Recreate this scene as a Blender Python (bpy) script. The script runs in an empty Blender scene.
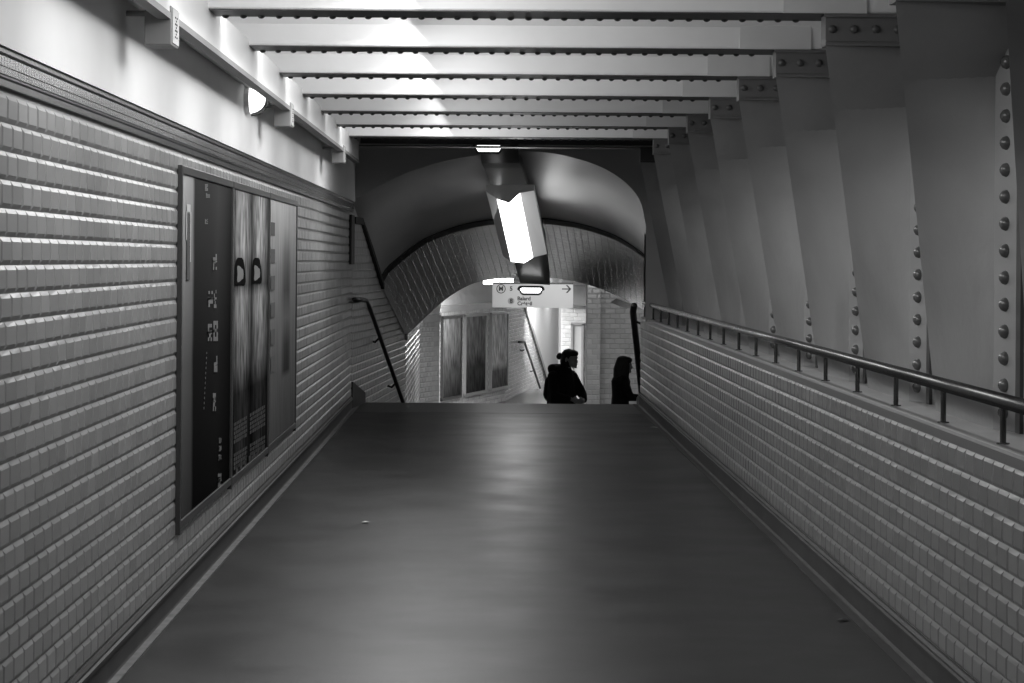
import bpy, bmesh, math, random
from mathutils import Vector, Matrix
random.seed(7)
C = bpy.context.scene.collection
F = 2560.0; CX = 486.0; CY = 260.0; TH = 0.0075; H = 1.42

# ---------------------------------------------------------------- projection helpers
def ray(px, py):
    dx = px-CX; dy = py-CY
    return (dx+TH*dy)/F, -(dy-TH*dx)/F
def at(px, py, Y):
    a, b = ray(px, py); return Vector((a*Y, Y, H+b*Y))
def hit(px, py, p, q):
    """point where the sight line meets the vertical plane through plan points p, q"""
    a, b = ray(px, py)
    dx = q[0]-p[0]; dy = q[1]-p[1]
    Y = (p[0]*dy-p[1]*dx)/(a*dy-dx)
    return Vector((a*Y, Y, H+b*Y))

# ---------------------------------------------------------------- materials
def mat(name, col, rough=.5, spec=.5, metal=0, noise=0, nscale=8, bump=0, bscale=30, emit=None, estr=0, rvar=0, coat=0):
    m = bpy.data.materials.new(name); m.use_nodes = True
    nt = m.node_tree; b = nt.nodes['Principled BSDF']
    if not isinstance(col, tuple): col = (col, col, col)
    b.inputs['Base Color'].default_value = (*col, 1)
    b.inputs['Roughness'].default_value = rough
    b.inputs['Metallic'].default_value = metal
    b.inputs['Specular IOR Level'].default_value = spec
    b.inputs['Coat Weight'].default_value = coat
    tc = nt.nodes.new('ShaderNodeTexCoord')
    if noise or rvar:
        n = nt.nodes.new('ShaderNodeTexNoise'); n.inputs['Scale'].default_value = nscale
        n.inputs['Detail'].default_value = 6; nt.links.new(tc.outputs['Object'], n.inputs['Vector'])
        if noise:
            r = nt.nodes.new('ShaderNodeMapRange')
            r.inputs['From Min'].default_value = .25; r.inputs['From Max'].default_value = .75
            r.inputs['To Min'].default_value = 1-noise; r.inputs['To Max'].default_value = 1+noise
            nt.links.new(n.outputs['Fac'], r.inputs['Value'])
            mx = nt.nodes.new('ShaderNodeVectorMath'); mx.operation = 'SCALE'
            mx.inputs[0].default_value = col
            nt.links.new(r.outputs['Result'], mx.inputs['Scale'])
            nt.links.new(mx.outputs['Vector'], b.inputs['Base Color'])
        if rvar:
            r2 = nt.nodes.new('ShaderNodeMapRange')
            r2.inputs['From Min'].default_value = .3; r2.inputs['From Max'].default_value = .7
            r2.inputs['To Min'].default_value = rough-rvar; r2.inputs['To Max'].default_value = rough+rvar
            nt.links.new(n.outputs['Fac'], r2.inputs['Value']); nt.links.new(r2.outputs['Result'], b.inputs['Roughness'])
    if bump:
        n2 = nt.nodes.new('ShaderNodeTexNoise'); n2.inputs['Scale'].default_value = bscale
        n2.inputs['Detail'].default_value = 5; nt.links.new(tc.outputs['Object'], n2.inputs['Vector'])
        bp = nt.nodes.new('ShaderNodeBump'); bp.inputs['Strength'].default_value = bump; bp.inputs['Distance'].default_value = .01
        nt.links.new(n2.outputs['Fac'], bp.inputs['Height']); nt.links.new(bp.outputs['Normal'], b.inputs['Normal'])
    if emit is not None:
        b.inputs['Emission Color'].default_value = (emit, emit, emit, 1); b.inputs['Emission Strength'].default_value = estr
    return m

def brick_mat(name, c1, c2, mortar, sx, sy, rough=.25, offset=.5):
    """glazed tile pattern on the UVs (UV in metres)"""
    m = bpy.data.materials.new(name); m.use_nodes = True
    nt = m.node_tree; b = nt.nodes['Principled BSDF']
    uv = nt.nodes.new('ShaderNodeTexCoord')
    br = nt.nodes.new('ShaderNodeTexBrick'); br.inputs['Scale'].default_value = 1
    br.inputs['Brick Width'].default_value = sx; br.inputs['Row Height'].default_value = sy
    br.inputs['Mortar Size'].default_value = min(sx, sy)*.07; br.inputs['Mortar Smooth'].default_value = .8
    br.offset = offset
    br.inputs['Color1'].default_value = (c1, c1, c1, 1); br.inputs['Color2'].default_value = (c2, c2, c2, 1)
    br.inputs['Mortar'].default_value = (mortar, mortar, mortar, 1)
    nt.links.new(uv.outputs['UV'], br.inputs['Vector']); nt.links.new(br.outputs['Color'], b.inputs['Base Color'])
    bp = nt.nodes.new('ShaderNodeBump'); bp.invert = True; bp.inputs['Strength'].default_value = .35; bp.inputs['Distance'].default_value = .006
    nt.links.new(br.outputs['Fac'], bp.inputs['Height']); nt.links.new(bp.outputs['Normal'], b.inputs['Normal'])
    b.inputs['Roughness'].default_value = rough
    return m

def tile_mat(name, base, var, rough=.16):
    """glazed tile: every tile its own slight shade through a face attribute"""
    m = bpy.data.materials.new(name); m.use_nodes = True
    nt = m.node_tree; b = nt.nodes['Principled BSDF']
    a = nt.nodes.new('ShaderNodeAttribute'); a.attribute_name = 'shade'
    r = nt.nodes.new('ShaderNodeMapRange'); r.inputs['To Min'].default_value = base-var; r.inputs['To Max'].default_value = base+var
    nt.links.new(a.outputs['Fac'], r.inputs['Value']); nt.links.new(r.outputs['Result'], b.inputs['Base Color'])
    b.inputs['Roughness'].default_value = rough
    return m

M = {}
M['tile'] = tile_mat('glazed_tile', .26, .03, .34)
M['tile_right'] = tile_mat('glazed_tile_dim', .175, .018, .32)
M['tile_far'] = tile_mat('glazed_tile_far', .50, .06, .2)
M['grout'] = mat('grout', .42, .8)
M['vault_tile'] = brick_mat('vault_tile', .30, .33, .23, .15, .075, .22, 0)
M['plaster'] = mat('plaster', .78, .6, noise=.04, nscale=2.5, bump=.08, bscale=20)
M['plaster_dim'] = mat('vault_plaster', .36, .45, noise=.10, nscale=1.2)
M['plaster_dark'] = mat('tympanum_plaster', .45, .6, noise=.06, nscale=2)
M['white_wall'] = mat('far_plaster', .85, .7)
M['ceil'] = mat('ceiling_paint', .75, .5, noise=.05, nscale=2.2, bump=.05)
M['ceil_edge'] = mat('ceiling_paint_grey', .62, .5, noise=.05, nscale=3)
M['steel'] = mat('painted_steel', .28, .38, noise=.10, nscale=3, bump=.16, bscale=9, rvar=.06)
M['haunch'] = mat('painted_concrete', .27, .42, noise=.12, nscale=2.2, bump=.35, bscale=9, rvar=.08)
M['flange'] = mat('dark_flange', .05, .4)
M['rivet'] = mat('rivet_paint', .10, .18)
M['rivet_dark'] = mat('bolt_paint', .07, .4)
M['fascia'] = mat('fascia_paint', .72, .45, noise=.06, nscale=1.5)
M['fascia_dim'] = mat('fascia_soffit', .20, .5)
M['floor'] = mat('asphalt_floor', .024, .38, .28, noise=.22, nscale=1.6, bump=.08, bscale=110, rvar=.05)
M['floor_strip'] = mat('threshold', .045, .4, noise=.3, nscale=6)
M['kerb_light'] = mat('gutter_cement', .13, .6, noise=.4, nscale=14)
M['skirt'] = mat('skirting', .040, .6, noise=.3, nscale=5)
M['skirt_cap'] = mat('skirting_cap', .055, .25)
M['mould'] = mat('border_tile', .13, .22, noise=.2, nscale=30)
M['mould_dark'] = mat('border_dark', .035, .3)
M['trim'] = mat('dark_trim', .03, .6)
M['frame'] = mat('poster_frame_metal', .05, .35, metal=.4)
M['frame_far'] = mat('far_frame', .28, .3)
M['ledge'] = mat('ledge', .40, .5, noise=.08, nscale=5)
M['rail'] = mat('rail_steel', .10, .22, metal=.75, noise=.1, nscale=40)
M['black'] = mat('black_paint', .012, .4)
M['cap'] = mat('cap_paint', .13, .45)
M['box'] = mat('grey_box', .22, .5)
M['box_side'] = mat('grey_box_lit', .38, .5)  # lighter copy of the box grey, for the side the light reaches
M['lamp'] = mat('lamp_glass', .9, .4, emit=1, estr=3.0)
M['lampw'] = mat('lamp_white', .8, .4, emit=1, estr=7)
M['lamp_side'] = mat('lamp_side_panel', .6, .35, emit=1, estr=.22)  # emission stands in for lamp light falling on the side reflector
M['lamp_body'] = mat('lamp_housing', .45, .4, emit=1, estr=.03)
M['duct'] = mat('duct', .075, .30)
M['coat'] = mat('black_coat', .006, .9)
M['coat2'] = mat('dark_coat', .012, .9)
M['trouser'] = mat('dark_trousers', .02, .9)
M['pale_cloth'] = mat('pale_cloth', .8, .9)
M['hair'] = mat('dark_hair', .010, .5)
M['hair2'] = mat('brown_hair', .03, .6)
M['skin'] = mat('skin', .38, .55)
M['shoe'] = mat('shoe', .02, .5)
M['trim'].node_tree.nodes['Principled BSDF'].inputs['Specular IOR Level'].default_value = .15
M['sign'] = mat('sign_panel', .62, .4)
M['ink'] = mat('ink', .02, .5)
M['grey_ink'] = mat('grey_ink', .12, .5)
M['paper'] = mat('paper_scrap', .6, .8)
M['step'] = mat('stair_stone', .10, .5, noise=.2, nscale=6)

# ---------------------------------------------------------------- object helpers
def props(o, label=None, cat=None, group=None, kind=None):
    if label: o['label'] = label
    if cat: o['category'] = cat
    if group: o['group'] = group
    if kind: o['kind'] = kind
    return o
def link(name, me, m, parent=None, smooth=False):
    o = bpy.data.objects.new(name, me); C.objects.link(o)
    for x in (m if isinstance(m, (list, tuple)) else [m]): me.materials.append(x)
    if smooth:
        for p in me.polygons: p.use_smooth = True
    if parent:
        o.parent = parent
        o.matrix_parent_inverse = Matrix.Translation(parent.location).inverted() if not any(parent.rotation_euler) else parent.matrix_basis.inverted()
    return o
def empty(name, loc, label, cat, group=None):
    o = bpy.data.objects.new(name, None); C.objects.link(o); o.location = loc
    o.empty_display_size = .1
    return props(o, label, cat, group)

class MB:
    def __init__(s): s.v = []; s.f = []; s.mi = []; s.uv = None
    def poly(s, pts, mi=0):
        n = len(s.v); s.v += [tuple(p) for p in pts]; s.f.append(tuple(range(n, n+len(pts)))); s.mi.append(mi)
    def box(s, x0, x1, y0, y1, z0, z1, mi=0):
        n = len(s.v)
        s.v += [(x, y, z) for z in (z0, z1) for y in (y0, y1) for x in (x0, x1)]
        for f in ((0,2,3,1),(4,5,7,6),(0,1,5,4),(2,6,7,3),(0,4,6,2),(1,3,7,5)):
            s.f.append(tuple(n+i for i in f)); s.mi.append(mi)
    def prism(s, pts, ext, mi=0):
        """extrude polygon pts by vector ext"""
        n = len(s.v); k = len(pts); e = Vector(ext)
        s.v += [tuple(Vector(p)) for p in pts]+[tuple(Vector(p)+e) for p in pts]
        s.f.append(tuple(range(n, n+k))[::-1]); s.f.append(tuple(range(n+k, n+2*k))); s.mi += [mi, mi]
        for i in range(k):
            j = (i+1) % k; s.f.append((n+i, n+j, n+k+j, n+k+i)); s.mi.append(mi)
    def tube(s, pts, r, seg=10, mi=0, flat=1.0):
        pts = [Vector(p) for p in pts]; rings = []
        for i, p in enumerate(pts):
            d = (pts[min(i+1, len(pts)-1)]-pts[max(i-1, 0)]).normalized()
            a = Vector((0,0,1)) if abs(d.z) < .9 else Vector((1,0,0))
            u = d.cross(a).normalized(); w = u.cross(d)
            n = len(s.v); rr = r[i] if isinstance(r, (list, tuple)) else r
            s.v += [tuple(p+u*math.cos(2*math.pi*k/seg)*rr+w*math.sin(2*math.pi*k/seg)*rr*flat) for k in range(seg)]
            rings.append(n)
        for a, b in zip(rings, rings[1:]):
            for k in range(seg):
                s.f.append((a+k, a+(k+1) % seg, b+(k+1) % seg, b+k)); s.mi.append(mi)
        s.f.append(tuple(rings[0]+k for k in range(seg))[::-1]); s.f.append(tuple(rings[-1]+k for k in range(seg))); s.mi += [mi, mi]
    def build(s, name, m, parent=None, smooth=False, bevel=0):
        me = bpy.data.meshes.new(name); me.from_pydata(s.v, [], s.f)
        bm = bmesh.new(); bm.from_mesh(me); bmesh.ops.recalc_face_normals(bm, faces=bm.faces)
        for f, i in zip(bm.faces, s.mi): f.material_index = i
        bm.to_mesh(me); bm.free()
        o = link(name, me, m, parent, smooth)
        if bevel:
            b = o.modifiers.new('bevel', 'BEVEL'); b.width = bevel; b.segments = 2; b.limit_method = 'ANGLE'
        return o

def struct(mb, name, m, **k): return props(mb.build(name, m, **k), kind='structure')

def tile_field(name, p0, p1, z0, rows, normal_side, m, keep=None, tw=.15, th=.075, bev=.012, dep=.0065, zoff=0, jit=.006, parent=None):
    """bevelled glazed tiles in running bond on the vertical plane p0->p1; one surface"""
    p0 = Vector((p0[0], p0[1], 0)); p1 = Vector((p1[0], p1[1], 0)); L = (p1-p0).length; u = (p1-p0)/L
    n = Vector((u.y, -u.x, 0))*normal_side
    V = []; Fc = []; S = []
    g = .0012
    for r in range(rows):
        off = (tw/2 if r % 2 else 0)
        k0 = -1
        while True:
            a = k0*tw+off; b = a+tw; k0 += 1
            if a >= L: break
            a2 = max(a, 0)+g; b2 = min(b, L)-g
            if b2-a2 < .02: continue
            za = z0+r*th+g; zb = za+th-2*g
            if keep and not keep((a2+b2)/2, za, zb): continue
            sh = random.random(); t1 = random.uniform(-jit, jit)*tw; t2 = random.uniform(-jit, jit)*th
            i = len(V)
            be = min(bev, (b2-a2)*.3)
            for (uu, zz, d) in ((a2,za,0),(b2,za,0),(b2,zb,0),(a2,zb,0)):
                V.append(p0+u*uu+Vector((0,0,zz))+n*d)
            for (uu, zz, d) in ((a2+be,za+bev,dep+t1+t2),(b2-be,za+bev,dep-t1+t2),(b2-be,zb-bev,dep-t1-t2),(a2+be,zb-bev,dep+t1-t2)):
                V.append(p0+u*uu+Vector((0,0,zz))+n*d)
            q = [(4,5,6,7),(0,1,5,4),(1,2,6,5),(2,3,7,6),(3,0,4,7)]
            for f in q:
                ff = tuple(i+x for x in f)
                Fc.append(ff if normal_side > 0 else ff[::-1]); S.append(sh)
    me = bpy.data.meshes.new(name); me.from_pydata([tuple(v) for v in V], [], Fc)
    at_ = me.attributes.new('shade', 'FLOAT', 'FACE'); at_.data.foreach_set('value', S)
    o = link(name, me, m, parent)
    if not parent: props(o, kind='structure')
    return o

def text_mesh(name, s, size, m, parent, loc, rot, bold=.0, align='CENTER', sx=1):
    cu = bpy.data.curves.new(name, 'FONT'); cu.body = s; cu.size = size; cu.align_x = align; cu.align_y = 'CENTER'
    cu.offset = bold; cu.extrude = .001
    t = bpy.data.objects.new('tmp', cu); C.objects.link(t)
    bpy.context.view_layer.update()
    me = bpy.data.meshes.new_from_object(t.evaluated_get(bpy.context.evaluated_depsgraph_get()))
    bpy.data.objects.remove(t)
    me.transform(Matrix.Translation(loc) @ rot @ Matrix.Diagonal((sx, 1, 1, 1)))
    me.materials.clear()
    return link(name, me, m, parent)

# ================================================================= SHELL
WL = -1.27; WR = 1.535
YC = 24.2                  # where the straight corridor ends
YF = 25.35                 # top step edge
ZL = -1.39                 # lower landing

fl = MB(); fl.box(-1.30, 1.60, -3, YF, -.15, 0)
struct(fl, 'floor', M['floor'])
th = MB(); th.box(-1.24, 1.50, 23.75, YF+.004, -.02, .0012)
struct(th, 'trim_1', M['floor_strip'])
# gutters and skirtings
g = MB(); g.box(WL+.02, WL+.054, -3, YF-.8, -.01, .006); struct(g, 'trim_2', M['kerb_light'])
g = MB(); g.box(WR-.072, WR-.038, -3, YF, -.01, .005); struct(g, 'trim_3', M['skirt'])
def skirting(name, x, s, y1):
    b = MB()
    prof = [(0,.0),(.028,.0),(.020,.012),(.018,.085),(.026,.088),(.026,.100),(.018,.104),(.018,.112),(.010,.122),(0,.122)]
    b.prism([(x+s*a, -3, z) for a, z in prof], (0, y1+3, 0))
    return struct(b, name, M['skirt'])
skirting('baseboard_left', WL, 1, YC)
skirting('baseboard_right', WR, -1, 25.25)

# left wall: grout backing + tiles + plaster
w = MB(); w.box(WL-.2, WL-.001, -3, YC, 0, 1.865); struct(w, 'wall_left', M['grout'])
tile_field('wall_left_tiles', (WL, 1.5), (WL, YC), .122, 23, 1, M['tile'])
w = MB(); w.box(WL-.2, -1.24, -3, YC, 1.96, 2.9); struct(w, 'wall_left_upper', M['plaster'])
# border moulding with ribbed tiles
mo = MB()
prof = [(-.03,1.862),(.014,1.862),(.014,1.880),(.020,1.884),(.020,1.888),(.011,1.892),(.011,1.940),(.022,1.946),(.022,1.962),(-.03,1.962)]
mo.prism([(WL+a, -3, z) for a, z in prof], (0, YC+3, 0))
struct(mo, 'trim_4', M['mould_dark'])
rb = MB(); y = 5.0
while y < YC:
    for z0, z1 in ((1.893,1.911),(1.914,1.939)):
        rb.prism([(WL+.010, y+.003, z0), (WL+.010, y+.037, z0), (WL+.010, y+.037, z1), (WL+.010, y+.003, z1)], (.007, 0, 0))
    y += .04
struct(rb, 'trim_5', M['mould'])

# fascia box beam on the left, under the girder ends
fa = MB(); fa.prism([(-1.07,-3,2.243),(-1.07,-3,2.40),(-1.3,-3,2.40),(-1.3,-3,2.30),(-1.24,-3,2.30),(-1.11,-3,2.243)], (0, 21.4+3, 0))
struct(fa, 'trim_6', M['fascia'])
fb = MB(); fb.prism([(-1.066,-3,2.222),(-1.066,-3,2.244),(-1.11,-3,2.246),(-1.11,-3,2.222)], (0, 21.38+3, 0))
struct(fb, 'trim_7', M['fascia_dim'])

# right parapet wall
w = MB(); w.box(WR+.001, 1.9, -3, 25.25, 0, .872); struct(w, 'wall_right', M['grout'])
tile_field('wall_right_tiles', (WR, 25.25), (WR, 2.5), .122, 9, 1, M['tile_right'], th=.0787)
nz = MB(); nz.prism([(WR-.004,-3,.831),(WR-.006,-3,.862),(WR+.006,-3,.875),(WR+.03,-3,.876),(WR+.03,-3,.831)], (0, 28.25, 0))
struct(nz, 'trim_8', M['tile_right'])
ld = MB(); ld.box(WR+.03, 1.74, -3, 25.25, .84, .8745); struct(ld, 'trim_9', M['ledge'])
w = MB(); w.box(1.728, 1.9, -3, YC, .85, 2.9); struct(w, 'wall_right_upper', M['haunch'])

# jack-arch ceiling between girders
PER = 1.675
def YB(k): return 8.265+PER*k
ce = MB()
for k in range(-6, 7):
    a = YB(k)+.14; b = YB(k+1)-.14; n = 24; pts = []
    for i in range(n+1):
        t = math.pi*i/n
        pts.append(((a+b)/2-(b-a)/2*math.cos(t), 2.379+.20*math.sin(t)**.38 if 0 < i < n else 2.379))
    for (ya, za), (yb, zb) in zip(pts, pts[1:]):
        ce.poly([(-1.25,ya,za),(1.72,ya,za),(1.72,yb,zb),(-1.25,yb,zb)])
ce.box(-1.3, 1.9, -3, YC+.2, 2.72, 2.85)
ce.box(-1.3, 1.9, YB(7)+.15, YC+.1, 2.66, 2.72)
struct(ce, 'ceiling', M['ceil'])
bw = MB(); bw.box(-1.5, 1.9, -3.2, -3, -.1, 2.9); struct(bw, 'wall_back', M['ceil_edge'])

# ================================================================= RIVETED GIRDERS
def rivet_mesh(name, r, h, m, seg=10):
    bm = bmesh.new(); bmesh.ops.create_uvsphere(bm, u_segments=seg, v_segments=6, radius=1)
    bmesh.ops.delete(bm, geom=[v for v in bm.verts if v.co.z < -.05], context='VERTS')
    for v in bm.verts: v.co = Vector((v.co.x*r, v.co.y*r, v.co.z*h))
    me = bpy.data.meshes.new(name); bm.to_mesh(me); bm.free(); me.materials.append(m)
    for p in me.polygons: p.use_smooth = True
    return me
RV = rivet_mesh('rivet', .0235, .021, M['rivet'], 14)
RC = rivet_mesh('cap_rivet', .017, .014, M['rivet_dark'])
RB = rivet_mesh('bolt', .015, .012, M['rivet_dark'], 8)
def put(name, me, loc, rot, parent):
    o = bpy.data.objects.new(name, me); C.objects.link(o); o.parent = parent
    o.matrix_parent_inverse = Matrix.Translation(parent.location).inverted() if parent.type == 'EMPTY' else Matrix.Identity(4)
    if parent.type != 'EMPTY':
        o.matrix_parent_inverse = (Matrix.Translation(parent.parent.location)).inverted() @ Matrix.Translation(parent.parent.location)
        o.matrix_parent_inverse = Matrix.Identity(4)
    o.location = loc; o.rotation_euler = rot
    return o
which = {-1: 'riveted steel portal frame at the right edge, only its leaning rib showing',
         0: 'nearest full riveted steel column with broad leaning rib above the handrail',
         1: 'second riveted portal frame, wide cap plate of rivets at upper right',
         2: 'third riveted portal frame from the camera, between two wide grey ribs',
         3: 'fourth riveted portal frame from the camera, its lowest rivets behind the handrail',
         4: 'fifth riveted portal frame, mid grey rib in the middle of the row',
         5: 'riveted portal frame third from the dark tympanum, with a darker grey rib',
         6: 'riveted portal frame with narrow rib, second from the dark tympanum',
         7: 'last lit riveted portal frame, at the end of the white ceiling bands',
         8: 'dark steel frame beside the arched tympanum, farthest of all the frames'}
for k in range(-1, 9):
    Y = YB(k)
    if k > 7: Y = 21.67
    e = empty('portal_frame', (1.6, Y, .875), which[k], 'girder', 'riveted portal frames along the corridor')
    dark = k > 7  # farthest frame gets dark paint in place of its shade
    b = MB(); b.box(-1.08, 1.70, Y-.13, Y+.15, 2.372, 2.376)
    flg = b.build('bottom_flange', M['flange'], e)
    b = MB(); b.box(-1.08, 1.70, Y-.13, Y+.14, 2.376, 2.381)
    b.build('flange_edge', M['flange'] if dark else M['ceil'], e)
    b = MB(); b.box(-1.07, 1.70, Y-.012, Y+.012, 2.398, 2.74)
    b.build('beam_web', M['flange'] if dark else M['ceil'], e)
    if not dark and k >= 0:                            # greyer end plate of the beam
        b = MB(); b.box(1.13, 1.45, Y-.150, Y-.131, 2.374, 2.55)
        b.build('end_plate', M['ceil_edge'], e)
    # bolts hanging under both flange edges
    if 1 <= k <= 7:
        step = .070; n = int(2.36/step)
        for i in range(n):
            x = -1.03+i*step
            put('bolt', RB, (x, Y+.118, 2.373), (math.pi, 0, 0), flg)
    # cap gusset with rivets facing along the corridor
    b = MB(); b.box(1.292, 1.69, Y-.150, Y-.02, 2.250, 2.370)
    b.box(1.292, 1.69, Y-.156, Y-.150, 2.250, 2.256); b.box(1.292, 1.69, Y-.160, Y-.150, 2.266, 2.270)
    b.box(1.286, 1.69, Y-.164, Y-.150, 2.358, 2.372)
    cap = b.build('cap_plate', M['flange'] if k > 7 else M['cap'], e)
    if 0 < k <= 7:
        for i in range(4): put('rivet', RC, (1.318+i*.083, Y-.151, 2.313), (math.pi/2, 0, 0), cap)
    # leaning rib: at its head a plate across the corridor, at its foot part of the wall
    NU, NV = 8, 20
    vs = []; fs = []
    for j in range(NV+1):
        v = j/NV; z = 2.251+(.8745-2.251)*v
        Lp = Vector((1.292+(1.672-1.292)*v, Y-.145+(1.23+.145)*v, z)); Rp = Vector((1.674, Y+.165, z+.03*(1-v)))
        for i in range(NU+1): vs.append(tuple(Lp.lerp(Rp, i/NU)))
        vs.append((1.705, Lp.y+.02+.10*(1-v), z))
    W = NU+2
    for j in range(NV):
        for i in range(NU): fs.append((j*W+i, j*W+i+1, (j+1)*W+i+1, (j+1)*W+i))
    off = len(vs)
    for j in range(NV+1): vs.append(vs[j*W]); vs.append(vs[j*W+NU+1])
    for j in range(NV): fs.append((off+2*j, off+2*j+2, off+2*j+3, off+2*j+1))
    vs += [vs[i] for i in range(NU+2)]; fs.append(tuple(range(len(vs)-NU-2, len(vs))))
    me = bpy.data.meshes.new('rib'); me.from_pydata(vs, [], fs)
    o = link('rib', me, M['haunch'], e)
    for p in me.polygons:
        if p.index < NU*NV: p.use_smooth = True
    # vertical column flange with rivets
    b = MB(); b.prism([(1.672, Y+.165, .8745), (1.722, Y+.030, .8745), (1.735, Y+.045, .8745), (1.700, Y+.165, .8745)], (0, 0, 1.50))
    col = b.build('column_flange', M['steel'], e, bevel=.003)
    b = MB(); b.box(1.716, 1.74, Y-.050, Y+.020, .8745, 2.374); b.build('edge_bar', M['flange'], e)
    if k <= 4:
        for i in range(16):
            z = .935+i*.088
            put('rivet', RV, (1.697, Y+.098, z), (math.radians(90), 0, math.radians(-69.7)), col)

# ================================================================= VAULT OVER THE STAIR
def resample(px, Y, n, ratio=None):
    P = [at(a, b, Y) for a, b in px]
    d = [0]
    for a, b in zip(P, P[1:]): d.append(d[-1]+(b-a).length)
    out = []
    for i in range(n+1):
        s = d[-1]*i/n
        for j in range(len(P)-1):
            if s <= d[j+1]+1e-9:
                t = (s-d[j])/max(1e-9, d[j+1]-d[j])
                p0 = P[max(j-1,0)]; p1 = P[j]; p2 = P[j+1]; p3 = P[min(j+2,len(P)-1)]
                out.append(.5*((2*p1)+(p2-p0)*t+(2*p0-5*p1+4*p2-p3)*t*t+(3*p1-3*p2+p3-p0)*t**3) if 0 < j < len(P)-2 else p1.lerp(p2, t)); break
    return out
Y1 = 27.04; Y2 = 30.0
s0 = [(351,199),(362,196),(375,188),(395,178),(420,168),(460,158),(510,152),(550,153),(588,162),(614,174),(633,190),(642,206),(646,226)]
s1 = [(381,285),(387,274),(400,262),(415,250),(432,240),(465,228.5),(500,223),(540,222.5),(575,227),(600,233.5),(620,241.5),(643,256),(652,264)]
s2 = [(406,336),(427,316),(449,297),(472,284),(491,279.5),(520,277),(552,278),(575,281.5),(601,289),(623,299),(646,311),(656,318)]
NS = 48
S0 = resample(s0, YC, NS); S1 = resample(s1, Y1, NS); S2 = resample(s2, Y2, NS)
def loft(name, A, B, m, steps=8, smooth=True, ease=0):
    me = bpy.data.meshes.new(name); V = []; Fc = []; UV = []
    la = [0]
    for a, b in zip(A, A[1:]): la.append(la[-1]+(b-a).length)
    for j in range(steps+1):
        t = j/steps
        for i in range(len(A)):
            p = A[i].lerp(B[i], t)
            V.append(tuple(p)); UV.append((la[i], (B[i]-A[i]).length*t))
    n = len(A)
    for j in range(steps):
        for i in range(n-1): Fc.append((j*n+i, j*n+i+1, (j+1)*n+i+1, (j+1)*n+i))
    me.from_pydata(V, [], Fc); ul = me.uv_layers.new(name='UVMap')
    for l in me.loops: ul.data[l.index].uv = (UV[l.vertex_index][1], UV[l.vertex_index][0])
    return props(link(name, me, m, None, smooth), kind='structure')
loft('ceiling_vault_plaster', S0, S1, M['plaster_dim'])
loft('ceiling_vault_tiled', S1, S2, M['vault_tile'])
# tympanum wall with the arched opening
ty = MB(); top = 2.66
for a, b in zip(S0, S0[1:]):
    ty.poly([(a.x, YC, a.z), (b.x, YC, b.z), (b.x, YC, top), (a.x, YC, top)])
a = S0[0]; ty.poly([(-1.32, YC, a.z-.12), (a.x, YC, a.z), (a.x, YC, top), (-1.32, YC, top)])
b = S0[-1]; ty.poly([(b.x, YC, b.z), (1.95, YC, b.z), (1.95, YC, top), (b.x, YC, top)])
ty.poly([(b.x, YC, b.z), (1.95, YC, b.z), (1.95, YC, .85), (b.x, YC, .85)])
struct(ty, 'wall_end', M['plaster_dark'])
# outer rim below the lower arch: closes the vault against the passage beyond
rim = MB()
for a, b in zip(S2, S2[1:]): rim.poly([(a.x, Y2, a.z), (b.x, Y2, b.z), (b.x, Y2, 2.6), (a.x, Y2, 2.6)])
b = S2[-1]; rim.poly([(b.x, Y2, b.z), (4, Y2, b.z), (4, Y2, 2.6), (b.x, Y2, 2.6)])
a = S2[0]; rim.poly([(a.x, Y2, a.z), (-3, Y2, a.z), (-3, Y2, 2.6), (a.x, Y2, 2.6)])
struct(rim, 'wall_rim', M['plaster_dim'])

# stair side walls
LA = (WL, YC); LB = (-.94, 30.0)
def ptop(Yv):                                       # top of the left stair wall
    z0, z1, z2 = S0[0].z, S1[0].z, S2[0].z
    return z0+(z1-z0)*(Yv-YC)/(Y1-YC) if Yv < Y1 else z1+(z2-z1)*(Yv-Y1)/(Y2-Y1)
def onL(Yv, d=0): t = (Yv-YC)/(30-YC); return Vector((LA[0]+(LB[0]-LA[0])*t+d, Yv, 0))
w = MB()
for ya, yb in ((YC, Y1), (Y1, Y2)):
    a = onL(ya, -.004); b = onL(yb, -.004)
    w.poly([(a.x, ya, -1.5), (b.x, yb, -1.5), (b.x, yb, ptop(yb)+.05), (a.x, ya, ptop(ya)+.05)])
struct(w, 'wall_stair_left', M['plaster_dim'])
Ls = (Vector(LB)-Vector(LA)).length
def tl(Yv):
    return 1.80 if Yv < 24.95 else (1.80-(Yv-24.95)*.308 if Yv < Y1 else ptop(Yv))
tile_field('wall_stair_left_tiles', LA, LB, -1.39, 43, 1, M['tile'],
           keep=lambda u, za, zb: zb < tl(YC+u/Ls*(30-YC))+.005)
tb = MB()
P = [(YC, 1.80), (24.95, 1.80), (Y1, S1[0].z)]
for (ya, za), (yb, zb) in zip(P, P[1:]):
    a = onL(ya, .004); b = onL(yb, .004)
    tb.prism([(a.x, ya, za-.045), (b.x, yb, zb-.045), (b.x, yb, zb+.02), (a.x, ya, za+.02)], (.035, -.002, 0))
for i in range(NS):                                  # dark band following the arch
    a, b = S1[i], S1[i+1]
    c = Vector((S1[NS//2].x, Y1, S1[0].z))
    ia = a.lerp(S0[i], .075); ib = b.lerp(S0[i+1], .075)
    na = (c-a).normalized()*.012; nb = (c-b).normalized()*.012
    tb.poly([a+na, b+nb, ib+nb, ia+na]); tb.poly([a, a+na, b+nb, b]); tb.poly([ia, ia+na, ib+nb, ib])
struct(tb, 'trim_10', M['trim'])
RA = (1.60, 25.25); RBp = (2.0, 30)
w = MB(); w.poly([(1.56, 25.25, -1.5), (2.0, 30, -1.5), (2.0, 30, 1.2), (1.56, 25.25, 2.0)])
w.poly([(1.56, 25.25, -1.5), (1.56, 25.25, .87), (1.9, 25.25, .87), (1.9, 25.25, -1.5)])
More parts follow.
